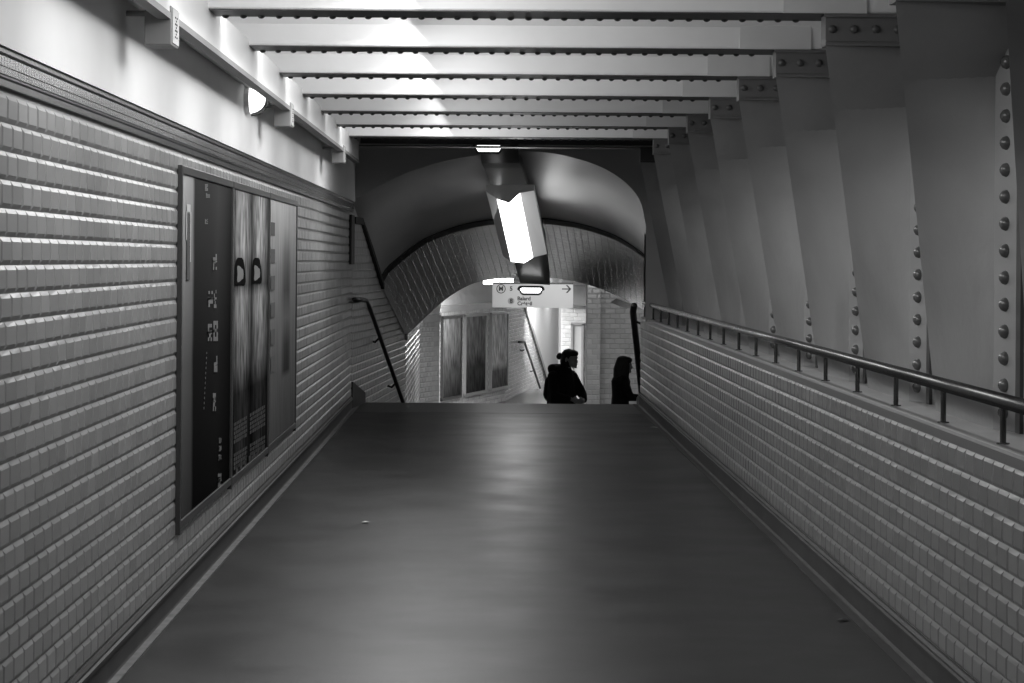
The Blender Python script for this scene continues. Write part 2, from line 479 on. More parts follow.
struct(w, 'wall_stair_right', M['tile_right'])
# stairs
st = MB()
for i in range(8):
    y0 = YF+i*.30; z = -(i+1)*ZL/-8
    st.box(-1.3, 2.1, y0, y0+.32, z-.17, z)
struct(st, 'floor_stairs', M['step'])
fl = MB(); fl.box(-2.5, 4.5, 27.7, 56, ZL-.15, ZL); struct(fl, 'floor_lower', mat('lower_floor', .13, .25, noise=.2, nscale=2))
kt = MB(); a = onL(YC, .002); b = onL(YF, .002)
kt.prism([(a.x, YC, 0), (b.x, YF, 0), (b.x, YF, .10), (a.x, YC, .26)], (.02, 0, 0)); struct(kt, 'trim_11', M['skirt'])

# ================================================================= LOWER PASSAGE
Lp = [(-.94, 30), (-.965, 38), (-.70, 38.8), (-.84, 46), (.39, 51), (1.45, 60), (1.80, 63)]
ZM = .575
for i, (p, q) in enumerate(zip(Lp, Lp[1:])):
    w = MB(); w.poly([(p[0], p[1], -3), (q[0], q[1], -3), (q[0], q[1], ZM if i < 4 else 1.6), (p[0], p[1], ZM if i < 4 else 1.6)])
    struct(w, 'wall_passage', M['grout'] if i < 4 else M['white_wall'])
    if i < 4:
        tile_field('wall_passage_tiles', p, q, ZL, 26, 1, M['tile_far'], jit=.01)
# far stair: tiles under a slanting trim on the last plane
pf = (.39, 51); qf = (1.80, 63)
ta = hit(523, 304, Lp[4], Lp[5]); tb_ = hit(550, 392, Lp[4], Lp[5])
Lf = (Vector(Lp[5])-Vector(Lp[4])).length
def kf(u, za, zb):
    Yv = 51+u/Lf*9; t = (Yv-ta.y)/(tb_.y-ta.y)
    return zb < (ta.z+(tb_.z-ta.z)*t if t > 0 else ta.z+(ta.z-tb_.z)*-t)
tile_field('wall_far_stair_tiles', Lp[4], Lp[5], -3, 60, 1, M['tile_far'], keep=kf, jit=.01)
t_ = MB(); d = Vector((.01, -.03, 0))
t_.prism([ta+Vector((0,0,.08))+d, tb_+Vector((0,0,.08))+d, tb_+Vector((0,0,-.04))+d, ta+Vector((0,0,-.04))+d], (.03, -.02, 0))
struct(t_, 'trim_12', M['frame_far'])
# passage border and vault
bo = MB()
for p, q in zip(Lp[:4], Lp[1:5]): bo.prism([(p[0], p[1], ZM-.10), (q[0], q[1], ZM-.10), (q[0], q[1], ZM+.02), (p[0], p[1], ZM+.02)], (.03, -.02, 0))
struct(bo, 'trim_13', M['tile_far'])
secs = []
for (x, y) in Lp[:6]:
    xr = 3.2; row = []
    for i in range(17):
        t = i/16*math.pi; row.append(Vector(((x+xr)/2-(xr-x)/2*math.cos(t), y, ZM+.98*math.sin(t)**.8 if 0 < i < 16 else ZM)))
    secs.append(row)
for A, B in zip(secs, secs[1:]): loft('ceiling_passage', A, B, M['plaster'], 2)
# right-hand blocks: pillar, wall behind the people, recess with framed panel
w = MB(); w.box(1.50, 1.70, 37.85, 38.3, ZL, 1.6); struct(w, 'wall_pillar', M['grout'])
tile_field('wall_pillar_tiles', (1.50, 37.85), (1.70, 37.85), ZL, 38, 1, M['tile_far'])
w = MB(); w.box(1.70, 4.5, 38.15, 38.6, ZL, 1.6); struct(w, 'wall_facing', M['grout'])
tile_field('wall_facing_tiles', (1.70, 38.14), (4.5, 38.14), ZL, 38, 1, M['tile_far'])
w = MB(); w.box(1.36, 2.2, 46, 46.3, ZL, 1.6); struct(w, 'wall_recess', M['grout'])
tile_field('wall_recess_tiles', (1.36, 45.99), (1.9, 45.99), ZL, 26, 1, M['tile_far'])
w = MB(); w.box(1.36, 2.0, 45.7, 46, .62, .98); struct(w, 'trim_14', M['fascia_dim'])
w = MB(); w.poly([(.2, 64, -4), (4, 64, -4), (4, 64, 2), (.2, 64, 2)]); struct(w, 'wall_far', M['white_wall'])
w = MB(); w.poly([(4.5, 27, -1.5), (4.5, 64, -1.5), (4.5, 64, 2), (4.5, 27, 2)]); struct(w, 'wall_passage_right', M['plaster'])
w = MB(); w.poly([(.3, 56, ZL), (4.5, 56, ZL), (4.5, 64, -4.5), (.3, 64, -4.5)]); struct(w, 'floor_far_stairs', M['step'])
# recessed framed door panel
pn = empty('framed_panel', (1.62, 45.95, ZL), 'tall narrow framed panel on the recessed tiled wall behind the pillar', 'panel')
b = MB()
for x0, x1, z0, z1 in ((1.53,1.57,-1.2,.28),(1.72,1.76,-1.2,.28),(1.53,1.76,.26,.31)): b.box(x0, x1, 45.92, 45.98, z0, z1)
b.build('frame', M['box'], pn)
b = MB(); b.box(1.57, 1.72, 45.96, 45.98, -1.2, .26); b.build('panel_face', M['box_side'], pn)

# ================================================================= POSTERS (near)
XP = WL+.018
def pw(px, py, d=0):                     # pixel to a point on the poster plane
    return hit(px, py, (XP+d, 0), (XP+d, 10))
Yp = [pw(x, 300).y for x in (179.5, 231.5, 268.5, 296)]
ZT, ZB = 1.80, .275
def poster(i, label, zb):
    y0, y1 = Yp[i], Yp[i+1]; e = empty('poster_panel', (XP, (y0+y1)/2, ZB), label, 'poster', 'framed posters on the left wall')
    b = MB(); t = .035
    for a in ((y0+.004, y0+t, zb, ZT), (y1-t, y1-.004, zb, ZT), (y0+t, y1-t, ZT-t, ZT), (y0+t, y1-t, zb+.02, zb+.02+t)):
        b.box(WL+.004, XP+.008, a[0], a[1], a[2], a[3])
    b.build('frame', M['frame'], e, bevel=.003)
    return e, y0+t, y1-t, zb+.05, ZT-t
def grad_mat(name, build):
    m = bpy.data.materials.new(name); m.use_nodes = True; nt = m.node_tree
    b = nt.nodes['Principled BSDF']; b.inputs['Roughness'].default_value = .14; b.inputs['Specular IOR Level'].default_value = 0
    uv = nt.nodes.new('ShaderNodeTexCoord'); sep = nt.nodes.new('ShaderNodeSeparateXYZ'); nt.links.new(uv.outputs['UV'], sep.inputs[0])
    c = build(nt, uv, sep); nt.links.new(c, b.inputs['Base Color'])
    bp = nt.nodes.new('ShaderNodeBump'); bp.inputs['Strength'].default_value = .25; bp.inputs['Distance'].default_value = .02
    n = nt.nodes.new('ShaderNodeTexNoise'); n.inputs['Scale'].default_value = 3; nt.links.new(uv.outputs['UV'], n.inputs['Vector'])
    nt.links.new(n.outputs['Fac'], bp.inputs['Height']); nt.links.new(bp.outputs['Normal'], b.inputs['Normal'])
    return m
def ramp(nt, src, stops):
    r = nt.nodes.new('ShaderNodeValToRGB'); nt.links.new(src, r.inputs[0])
    e = r.color_ramp.elements
    while len(e) < len(stops): e.new(.5)
    for el, (p, v) in zip(e, stops): el.position = p; el.color = (v, v, v, 1)
    return r.outputs['Color']
def op(nt, kind, a, b):
    n = nt.nodes.new('ShaderNodeMath'); n.operation = kind
    for i, x in enumerate((a, b)):
        if isinstance(x, (int, float)): n.inputs[i].default_value = x
        else: nt.links.new(x, n.inputs[i])
    return n.outputs[0]
def noise_of(nt, uv, scale, sx=1, sy=1):
    mp = nt.nodes.new('ShaderNodeMapping'); mp.inputs['Scale'].default_value = (sx, sy, 1); nt.links.new(uv.outputs['UV'], mp.inputs[0])
    n = nt.nodes.new('ShaderNodeTexNoise'); n.inputs['Scale'].default_value = scale; n.inputs['Detail'].default_value = 4
    nt.links.new(mp.outputs[0], n.inputs['Vector']); return n.outputs['Fac']
def p1(nt, uv, sep):       # dark poster with a pale strip along its near side
    x = op(nt, 'ADD', sep.outputs[0], op(nt, 'MULTIPLY', op(nt, 'SUBTRACT', noise_of(nt, uv, 2.5), .5), .06))
    s = ramp(nt, x, [(0, .30), (.19, .22), (.235, .035), (.7, .05), (.86, .035), (1, .02)])
    v = ramp(nt, sep.outputs[1], [(0, .2), (.45, .45), (.75, .9), (1, 1.3)])  # lighter upward: sheen painted into the colour
    return op(nt, 'MULTIPLY', s, v)
def p2(nt, uv, sep):       # two pale figures side by side, dark ground below
    x2 = op(nt, 'ABSOLUTE', op(nt, 'SUBTRACT', op(nt, 'FRACT', op(nt, 'MULTIPLY', sep.outputs[0], 2), 0), .5), 0)
    body = ramp(nt, x2, [(0, .42), (.28, .26), (.5, .07)])
    v = ramp(nt, sep.outputs[1], [(0, .10), (.28, .10), (.38, .5), (.55, .8), (.62, .9), (.66, .35), (.73, .5), (.8, 1.0), (1, .8)])
    n = ramp(nt, noise_of(nt, uv, 5, 5, 1.6), [(.3, .35), (.7, 1.5)])
    return op(nt, 'MULTIPLY', op(nt, 'MULTIPLY', body, v), n)
def p3(nt, uv, sep):       # pale poster with a dark vertical smear
    x = sep.outputs[0]
    sm = ramp(nt, x, [(0, 1), (.42, 1), (.55, .35), (.72, .35), (.80, 1), (1, 1)])
    mask = ramp(nt, sep.outputs[1], [(0, 0), (.24, 0), (.27, 1), (.38, .9), (.5, .25), (.62, .9), (.78, .55), (.9, 0)])
    inv = op(nt, 'SUBTRACT', 1, op(nt, 'MULTIPLY', op(nt, 'SUBTRACT', 1, sm), mask))
    v = ramp(nt, sep.outputs[1], [(0, .12), (.3, .17), (.7, .30), (1, .62)])
    return op(nt, 'MULTIPLY', op(nt, 'MULTIPLY', v, inv), ramp(nt, noise_of(nt, uv, 4, 6, 1), [(.3, .85), (.7, 1.1)]))
def sheet(e, y0, y1, z0, z1, m, name='poster_sheet', n=1, d=0):
    me = bpy.data.meshes.new(name)
    me.from_pydata([(XP+d, y0, z0), (XP+d, y1, z0), (XP+d, y1, z1), (XP+d, y0, z1)], [], [(0,1,2,3)])
    ul = me.uv_layers.new(name='UVMap')
    for l, q in zip(me.loops, [(0,0),(1,0),(1,1),(0,1)]): ul.data[l.index].uv = q
    return link(name, me, m, e)
ink_l = mat('pale_print', .22, .3, 0); ink_m = mat('mid_print', .11, .3, 0); ink_d = mat('dark_print', .012, .3, 0)
def pq(b, x0, y0, x1, y1, d=.004):
    """printed rectangle given by its picture extent, laid on the poster sheet"""
    A = pw(x0, y0, d); Bq = pw(x1, y1, d)
    b.poly([(XP+d, A.y, A.z), (XP+d, Bq.y, A.z), (XP+d, Bq.y, Bq.z), (XP+d, A.y, Bq.z)])
def glyphs(b, px, py, w, h, seed):
    r = random.Random(seed)
    nx = 3; ny = 5
    pq(b, px, py+h*.42, px+w, py+h*.52)
    for i in range(nx):
        for j in range(ny):
            if r.random() < .55 or (i == 0 and r.random() < .6): pq(b, px+w*i/nx, py+h*j/ny, px+w*(i+.9)/nx, py+h*(j+.95)/ny)

e, y0, y1, z0, z1 = poster(0, 'dark framed poster with pale left edge and column of letters, nearest of three', .285)
s = sheet(e, y0, y1, z0, z1, grad_mat('poster_dark', p1))
b = MB()
for i, (x, y, w_, h_) in enumerate([(213,254,4,16),(208.5,291,4.5,16),(214,290,2.5,18),(208,324,4,17),(213.5,321,4.5,20),(214,356,3.5,16),(213,389,3,22),(205,184,3,7),(206,193,4,5),(205,219,3,5),(219,438,2.5,5),(219,446,2.5,5),(218.5,455,3,5),(218,474,3.5,13)]):
    b = MB(); glyphs(b, x, y, w_, h_, i); b.build('lettering', ink_l, s)
b = MB()
for i in range(12): pq(b, 206.5-i*.25, 352+i*5, 207-i*.25, 354+i*5)
b.build('dotted_line', ink_l, s)
b = MB(); pq(b, 187, 204, 190.5, 212); pq(b, 186.4, 211, 187.2, 240); pq(b, 190.2, 212, 190.9, 262); b.build('reflection_outline', mat('painted_reflection', .5, .3, 0), s)  # reflection of the vault luminaire, painted on the sheet
b = MB(); pq(b, 187.2, 213, 190, 280); b.build('painted_reflection', ink_m, s)  # dimmer inside of the painted lamp reflection

e, y0, y1, z0, z1 = poster(1, 'framed poster with two pale figures side by side, middle of the three', .28)
s = sheet(e, y0, y1, z0, z1, grad_mat('poster_figures', p2))
b = MB()
def blob(b, cx, cy, rx, ry, wob, d=.003, n=18, ph=0):
    pts = []
    for i in range(n):
        t = 2*math.pi*i/n; k = 1+wob*math.sin(3*t+ph)
        sx = math.copysign(abs(math.cos(t))**.6, math.cos(t)); sy = math.copysign(abs(math.sin(t))**.6, math.sin(t))
        p = pw(cx+rx*sx*k, cy+ry*sy*k, d); pts.append((XP+d, p.y, p.z))
    b.poly(pts)
blob(b, 239.8, 273, 5.6, 14, .12); blob(b, 256.6, 272, 5.0, 13, .12)
b.build('dark_shapes', ink_d, s)
b = MB(); blob(b, 240, 274, 3.0, 7.5, .2, .005, ph=1.5); blob(b, 256.8, 273, 2.8, 7, .2, .005, ph=1.5)
b.build('pale_shapes', ink_l, s)
b = MB(); r = random.Random(3)
for px0, px1 in ((233.8, 247), (250, 265)):
    b = MB()
    for row in range(9):
        yb = 424+row*4.3+(9 if row > 4 else 0)
        x = px0
        while x < px1:
            w_ = r.uniform(.6, 1.6); yy = yb-(x-233)*.60
            pq(b, x, yy, min(x+w_, px1), yy+2.4); x += w_+.5
    b.build('lettering', ink_m, s)
b = MB()
for i in range(7):
    b = MB(); x = 236+i*4.3; pq(b, x, 468-(x-233)*.74, x+1.8, 476-(x-233)*.74)
    if i < 6: b.build('lettering', ink_m, s)
b.build('lettering', ink_m, s)

e, y0, y1, z0, z1 = poster(2, 'pale framed poster with a dark vertical smear, farthest of three', .285)
s = sheet(e, y0, y1, z0, z1, grad_mat('poster_pale', p3))
b = MB()
for i in range(6): pq(b, 271, 222+i*27, 275, 236+i*27)
b.build('picture_column', mat('light_print', .16, .3, 0), s)

# far posters on the passage wall
def on3(t, z, d=.04):
    p = Vector((Lp[3][0], Lp[3][1], 0)).lerp(Vector((Lp[4][0], Lp[4][1], 0)), t); n = Vector((5, -1.22, 0)).normalized()
    return Vector((p.x, p.y, z))+n*d
def tx(px): q = hit(px, 350, Lp[3], Lp[4]); return (q.y-46)/5.0
def far_mat(i):
    def f(nt, uv, sep):
        v = ramp(nt, sep.outputs[1], [[(0,.03),(.4,.10),(1,.34)], [(0,.05),(.35,.09),(.55,.22),(1,.30)], [(0,.2),(.25,.28),(.34,.9),(1,1)]][i])
        return op(nt, 'MULTIPLY', v, ramp(nt, noise_of(nt, uv, 4, 4, 1.5), [(.3, .45), (.7, 1.25)]))
    return grad_mat('far_poster_print', f)
for i, (x0, x1, lb) in enumerate([(440, 459.5, 'darkest framed poster on the lower passage wall, nearest the stairs'),
                                 (463, 484.5, 'grey framed poster in the middle of the lower passage wall'),
                                 (489, 506, 'brightest pale framed poster, farthest along the lower passage wall')]):
    ta0, ta1 = tx(x0), tx(x1); e = empty('passage_poster', on3((ta0+ta1)/2, ZL+.25), lb, 'poster', 'framed posters in the lower passage')
    b = MB(); zt, zb_ = .40, -1.13; dt = .008
    for a0, a1, c0, c1 in ((ta0, ta0+dt, zb_, zt), (ta1-dt, ta1, zb_, zt), (ta0, ta1, zt-.05, zt), (ta0, ta1, zb_, zb_+.05)):
        b.prism([on3(a0, c0, 0), on3(a1, c0, 0), on3(a1, c1, 0), on3(a0, c1, 0)], (.055, -.015, 0))
    b.build('frame', M['frame_far'] if i else M['frame'], e)
    me = bpy.data.meshes.new('poster_sheet'); me.from_pydata([tuple(on3(ta0, zb_, .03)), tuple(on3(ta1, zb_, .03)), tuple(on3(ta1, zt, .03)), tuple(on3(ta0, zt, .03))], [], [(0,1,2,3)])
    ul = me.uv_layers.new(name='UVMap')
    for l, q in zip(me.loops, [(0,0),(1,0),(1,1),(0,1)]): ul.data[l.index].uv = q
    link('poster_sheet', me, far_mat(i), e)

# ================================================================= HANDRAILS
e = empty('handrail', (1.568, 15, .875), 'long steel handrail on short posts along the right parapet ledge', 'handrail')
b = MB(); b.tube([(1.568, 3, 1.005), (1.568, 25.3, 1.005)], .0235, 16); b.build('rail', M['rail'], e, smooth=True)
pm = None
for i in range(20):
    y = 5.72+i*1.012
    if y > 25.3: break
    b = MB(); b.tube([(1.568, y, .874), (1.568, y, .99)], .0095, 10); b.tube([(1.568, y, .874), (1.568, y, .879)], .02, 10)
    b.build('post', M['rail'], e, smooth=False)
def stair_rail(label, pts, r, brackets, m, name='stair_handrail'):
    e = empty(name, pts[0], label, 'handrail')
    b = MB(); b.tube(pts, r, 12); b.build('rail', m, e, smooth=True)
    for p, q in brackets: b = MB(); b.tube([p, ((Vector(p)+Vector(q))/2)+Vector((0,0,-.03)), q], .012, 8); b.build('bracket', m, e)
a0 = at(354, 299.5, 23.7); a1 = at(366, 300.5, 25.5); a2 = at(403, 402, 27.5); a3 = Vector((-.85, 28.0, -.42))
stair_rail('black handrail descending beside the left tiled stair wall', [a0, at(361.5, 299.5, 24.9), a1, at(369, 306, 25.6), a2, a3], .021,
           [(a1.lerp(a2, .35), a1.lerp(a2, .35)+Vector((-.09, 0, -.03))), (a1.lerp(a2, .8), a1.lerp(a2, .8)+Vector((-.09, 0, -.03)))], M['black'])
b0 = at(630.5, 304, 25.5); b1 = at(633, 312, 25.7); b2 = at(641.5, 392, 27.4)
stair_rail('thick black handrail dropping beside the end of the right parapet', [at(634, 306, 25.35), b1, b2, b2+Vector((.06, .5, -.32))], .033,
           [(b1.lerp(b2, .1), b1.lerp(b2, .1)+Vector((.13, 0, 0))), (b1.lerp(b2, .8), b1.lerp(b2, .8)+Vector((.11, 0, 0)))], M['black'])
pl = MB(); q = [at(611, 302.5, 27.0), at(617, 298.5, 27.0), at(629, 303, 26.2), at(632, 307, 26.2), at(626, 309, 26.2)]
pl.prism(q, (0, .12, 0)); o = pl.build('bracket_plate', M['box_side'])
props(o, 'small pale angled plate jutting left from the head of right stair handrail', 'bracket')
c0 = hit(519, 342, (Lp[4][0]+.1, 51), (Lp[5][0]+.1, 60)); c1 = hit(524.5, 342, (Lp[4][0]+.1, 51), (Lp[5][0]+.1, 60)); c2 = hit(540, 388, (Lp[4][0]+.1, 51), (Lp[5][0]+.1, 60))
c3 = c2+(c2-c1)*.3
stair_rail('thin dark handrail far away beside the descending far stair', [c0, c1, c2, c3], .025,
           [(c1+Vector((0,0,-.16)), c1+Vector((-.1,0,-.16))), (c1.lerp(c2, .6), c1.lerp(c2, .6)+Vector((-.12, 0, 0)))], M['black'], 'far_handrail')

# ================================================================= BOXES AND LAMPS ON THE LEFT WALL
for y, lb in ((8.61, 'nearest grey loudspeaker box with dotted grille under the left fascia'),
              (13.87, 'middle grey loudspeaker box on left plaster wall, beyond the glowing lamp'),
              (19.06, 'farthest grey loudspeaker box on the left plaster wall near the arch')):
    e = empty('loudspeaker_box', (-1.11, y+.10, 2.14), lb, 'loudspeaker', 'grey boxes under the left fascia')
    b = MB(); b.box(-1.155, -1.064, y, y+.19, 2.136, 2.268); b.build('housing', M['box'], e, bevel=.004)
    b = MB(); b.box(-1.065, -1.060, y+.008, y+.182, 2.144, 2.260); fc = b.build('front_panel', M['box_side'], e)
    b = MB(); r = random.Random(2)
    for i in range(7):
        for j in range(3):
            if (i+j) % 2 == 0 or i in (2, 4): b.box(-1.061, -1.058, y+.07+j*.022, y+.084+j*.022, 2.165+i*.011, 2.171+i*.011)
    b.build('grille', M['ink'], fc)
    b = MB(); b.tube([(-1.150, y+.10, 2.25), (-1.23, y+.10, 2.25)], .010, 8); b.build('conduit', M['box'], e)
# bulkhead lamp
e = empty('wall_lamp', (-1.24, 13.2, 2.16), 'round glowing bulkhead lamp on the left plaster wall under the fascia', 'lamp')
def dome(name, y, r, d, m, parent, a0=0, thick=0):
    bm = bmesh.new(); bmesh.ops.create_uvsphere(bm, u_segments=24, v_segments=16, radius=1)
    for v in bm.verts:
        x = v.co.x; v.co = Vector((max(v.co.x, 0)*d if True else 0, v.co.y*r, v.co.z*r*.62))
    me = bpy.data.meshes.new(name); bm.to_mesh(me); bm.free(); me.transform(Matrix.Translation((-1.225, y, 2.237)))
    return link(name, me, m, parent, True)
b = MB(); b.tube([(-1.24, 13.16, 2.237), (-1.215, 13.16, 2.237)], [.125, .125], 24, flat=.62); b.build('back_plate', M['plaster'], e)
dome('glass_dome', 13.16, .115, .085, M['lamp'], e)
b = MB(); pts = []
for i in range(17):
    t = math.pi*(i/16)-math.pi/2; pts.append((-1.222+.088*math.cos(t), 13.27, 2.237+.076*math.sin(t)))
b.tube(pts, .005, 6); b.build('guard_ring', M['black'], e)

# ================================================================= VAULT LUMINAIRE, DUCT, PILL LAMPS
def strip3(name, cs, w, m, parent=None, th=.03):
    """flat duct given by centre points (px, py, Y, half width px)"""
    b = MB(); R = []
    for (px, py, Y, hw, lean) in cs:
        l = at(px-hw, py-lean, Y); r = at(px+hw, py+lean, Y); R.append((l, r))
    for (l0, r0), (l1, r1) in zip(R, R[1:]):
        u = Vector((0, .35, 1)).normalized()*th
        b.poly([l0, r0, r1, l1]); b.poly([l0+u, r0+u, r1+u, l1+u]); b.poly([l0, l1, l1+u, l0+u]); b.poly([r0, r1, r1+u, r0+u])
    l, r = R[-1]; b.poly([l, r, r+u, l+u]); l, r = R[0]; b.poly([l, r, r+u, l+u])
    return b.build(name, m, parent)
o = strip3('cable_duct', [(499, 146, 23.9, 19, 0), (500.5, 163, 24.25, 19, 0), (503, 168, 24.4, 19, 0), (510, 190, 25.2, 18, 0), (527, 240, 26.8, 18, 0), (535, 284, 28.3, 15, 1)], 0, M['duct'], None, .10)
props(o, 'glossy dark flat duct running down the crown of the stair vault', 'duct')
e = empty('ceiling_luminaire', at(516, 226, 25.6), 'long glowing trough luminaire hanging under the stair vault crown', 'lamp')
TY, BY = 24.6, 26.4
T = {k: at(x, y, TY) for k, (x, y) in dict(a=(486,191.5), b=(497,198.5), c=(503,200), d=(521,192), e=(534,190.5)).items()}
Bm = {k: at(x, y, BY) for k, (x, y) in dict(a=(503,256), b=(511,261.5), c=(527,262), d=(536,255.5), e=(547,254)).items()}
def facet(name, i, j, m):
    b = MB(); b.poly([T[i], T[j], Bm[j], Bm[i]]); return b.build(name, m, e)
facet('left_reflector', 'a', 'b', M['lamp_body'])
# glowing diffuser and side reflector
dv = Vector((0, 0, 0))
T2 = [at(497, 199, TY-.0), at(520, 193, TY)]; B2 = [at(511, 261.5, BY), at(533, 257.5, BY)]
mid_t = at(509, 203, TY-.05); mid_b = at(524, 263, BY-.05)
b = MB(); b.poly([T2[0], mid_t, mid_b, B2[0]]); b.poly([mid_t, T2[1], B2[1], mid_b]); b.build('diffuser', M['lampw'], e, smooth=True)
b = MB(); b.poly([T2[1], T['e'], Bm['e'], B2[1]]); b.build('right_reflector', M['lamp_side'], e)
up = Vector((0, .05, .06))
b = MB()
b.poly([T['a'], T['a']+up, T['e']+up, T['e'], T2[1], mid_t, T2[0]]); b.poly([Bm['a'], Bm['a']+up, Bm['e']+up, Bm['e'], B2[1], mid_b, B2[0]])
b.poly([T['a'], T['a']+up, Bm['a']+up, Bm['a']]); b.poly([T['e'], T['e']+up, Bm['e']+up, Bm['e']]); b.poly([T['a']+up, T['e']+up, Bm['e']+up, Bm['a']+up])
b.build('housing', M['lamp_body'], e)
def pill(px, py, Y, w, h, label):
    c = at(px, py, Y); e = empty('emergency_light', c+Vector((0, .05, 0)), label, 'lamp')
    def outline(w, h, y, n=8):
        r = h*.42; P = []
        for cx, cz, a0 in ((w/2-r*1.6, h/2-r, 0), (-w/2+r*1.6, h/2-r, 90), (-w/2+r, -h/2+r, 180), (w/2-r, -h/2+r, 270)):
            for i in range(n+1):
                a = math.radians(a0+90*i/n); P.append((c.x+cx+r*math.cos(a)*1.0, y, c.z+(cz+r*math.sin(a))*(-1)))
        return P
    b = MB(); b.prism(outline(w, h, c.y), (0, .08, 0)); b.build('housing', M['black'], e)
    b = MB(); b.prism(outline(w*.80, h*.55, c.y-.012), (0, .02, 0)); b.build('lens', M['lamp'], e)
pill(488.5, 148.5, 23.7, .30, .105, 'small oval emergency light with black rim above the vault luminaire')
pill(531, 290.5, 28.15, .30, .105, 'small oval emergency light with black rim at the lower duct end')
# bright lamp seen beyond the rim
e = empty('passage_lamp', at(489, 281, 44), 'white glowing lamp hanging in the lower passage above the sign', 'lamp')
b = MB(); c = at(496, 281.3, 44); b.box(c.x-.22, c.x+.30, 43.9, 45.4, c.z-.05, c.z+.05); b.build('diffuser', M['lampw'], e, bevel=.01)
b = MB(); b.box(c.x-.24, c.x+.32, 43.88, 45.42, c.z+.05, c.z+.08); b.build('housing', M['lamp_body'], e)
# dark plate seen edge-on at the corner
b = MB(); b.box(WL+.002, WL+.03, 23.6, 24.15, 1.37, 1.83); o = b.build('wall_plate', M['trim']); props(o, 'narrow dark plate seen edge-on at the end of left tiled wall', 'plate')

# ================================================================= SIGN
e = empty('direction_sign', at(533, 296, 36.5), 'hanging white direction sign with line numbers and an arrow pointing right', 'sign')
YS = 36.5
def sg(px, py, d=0): v = at(px, py, YS); v.y = YS-d; return v
A = sg(492.5, 283); Bq = sg(573, 308)
b = MB(); b.box(A.x, Bq.x, YS, YS+.05, Bq.z, A.z); pnl = b.build('panel', M['sign'], e)
b = MB(); b.box(A.x, Bq.x, YS-.004, YS+.055, A.z-.012, A.z+.012); b.build('top_rail', M['black'], e)
for px in (500, 505, 560): b = MB(); q = sg(px, 283); b.box(q.x-.008, q.x+.008, YS+.015, YS+.03, A.z, A.z+.35); b.build('hanger', M['black'], e)
RX = Matrix.Rotation(math.pi/2, 4, 'X')
def ring(px, py, r, w_, m, name='ring'):
    c = sg(px, py, .004); b = MB(); n = 28
    for i in range(n):
        a0, a1 = 2*math.pi*i/n, 2*math.pi*(i+1)/n
        b.poly([(c.x+r*math.cos(a0), c.y, c.z+r*math.sin(a0)), (c.x+r*math.cos(a1), c.y, c.z+r*math.sin(a1)), (c.x+(r-w_)*math.cos(a1), c.y, c.z+(r-w_)*math.sin(a1)), (c.x+(r-w_)*math.cos(a0), c.y, c.z+(r-w_)*math.sin(a0))])
    b.build(name, m, pnl)
ring(501, 288.8, .066, .011, M['ink'])
text_mesh('lettering', 'M', .085, M['ink'], pnl, sg(501, 288.8, .004), RX, .004)
ring(511, 288.8, .058, .004, M['sign'])
text_mesh('lettering', '5', .085, M['ink'], pnl, sg(511.2, 288.8, .004), RX, .003)
def disc(px, py, r, m):
    c = sg(px, py, .002); b = MB(); b.poly([(c.x+r*math.cos(i*.3142), c.y, c.z+r*math.sin(i*.3142)) for i in range(20)]); b.build('disc', m, pnl)
disc(511, 301, .048, mat('line_disc', .36, .5))
text_mesh('lettering', '8', .085, M['ink'], pnl, sg(511.2, 301.1, .004), RX, .003)
text_mesh('lettering', 'Balard', .075, M['ink'], pnl, sg(517.3, 298.6, .004), RX, .002, 'LEFT')
text_mesh('lettering', 'Créteil', .075, M['ink'], pnl, sg(517.3, 303.6, .004), RX, .002, 'LEFT')
c = sg(566.3, 289, .004); b = MB()
b.poly([(c.x-.062, c.y, c.z-.008), (c.x+.05, c.y, c.z-.008), (c.x+.05, c.y, c.z+.008), (c.x-.062, c.y, c.z+.008)])
for s_ in (1, -1): b.poly([(c.x+.07, c.y, c.z), (c.x+.02, c.y, c.z+s_*.055), (c.x-.008, c.y, c.z+s_*.055), (c.x+.042, c.y, c.z)])
b.build('arrow', M['ink'], pnl)

# ================================================================= PEOPLE
def caps(chains, voxel, name, m, parent, extra=None, world=None):
    """blend tapered limb chains into one skin by a voxel remesh"""
    bm = bmesh.new()
    for ch in chains:
        for (p, r), (q, s) in zip(ch, ch[1:]):
            p = Vector(p); q = Vector(q); d = q-p; n = max(2, int(d.length/(min(r if not isinstance(r, tuple) else min(r), s if not isinstance(s, tuple) else min(s))*.35))+1)
            n = min(n, 24)
            for i in range(n+1):
                t = i/n; c = p.lerp(q, t)
                ra = r if isinstance(r, tuple) else (r, r, r); rb_ = s if isinstance(s, tuple) else (s, s, s)
                rr = [ra[k]*(1-t)+rb_[k]*t for k in range(3)]
                mt = Matrix.Translation(c) @ Matrix.Diagonal((*rr, 1))
                bmesh.ops.create_icosphere(bm, subdivisions=2, radius=1, matrix=mt)
    me = bpy.data.meshes.new(name); bm.to_mesh(me); bm.free()
    t = bpy.data.objects.new('tmp', me); C.objects.link(t)
    md = t.modifiers.new('r', 'REMESH'); md.mode = 'VOXEL'; md.voxel_size = voxel
    sm = t.modifiers.new('s', 'SMOOTH'); sm.iterations = 3; sm.factor = .5
    bpy.context.view_layer.update()
    me2 = bpy.data.meshes.new_from_object(t.evaluated_get(bpy.context.evaluated_depsgraph_get()))
    bpy.data.objects.remove(t)
    if world: me2.transform(world)
    me2.materials.clear()
    return link(name, me2, m, parent, True)

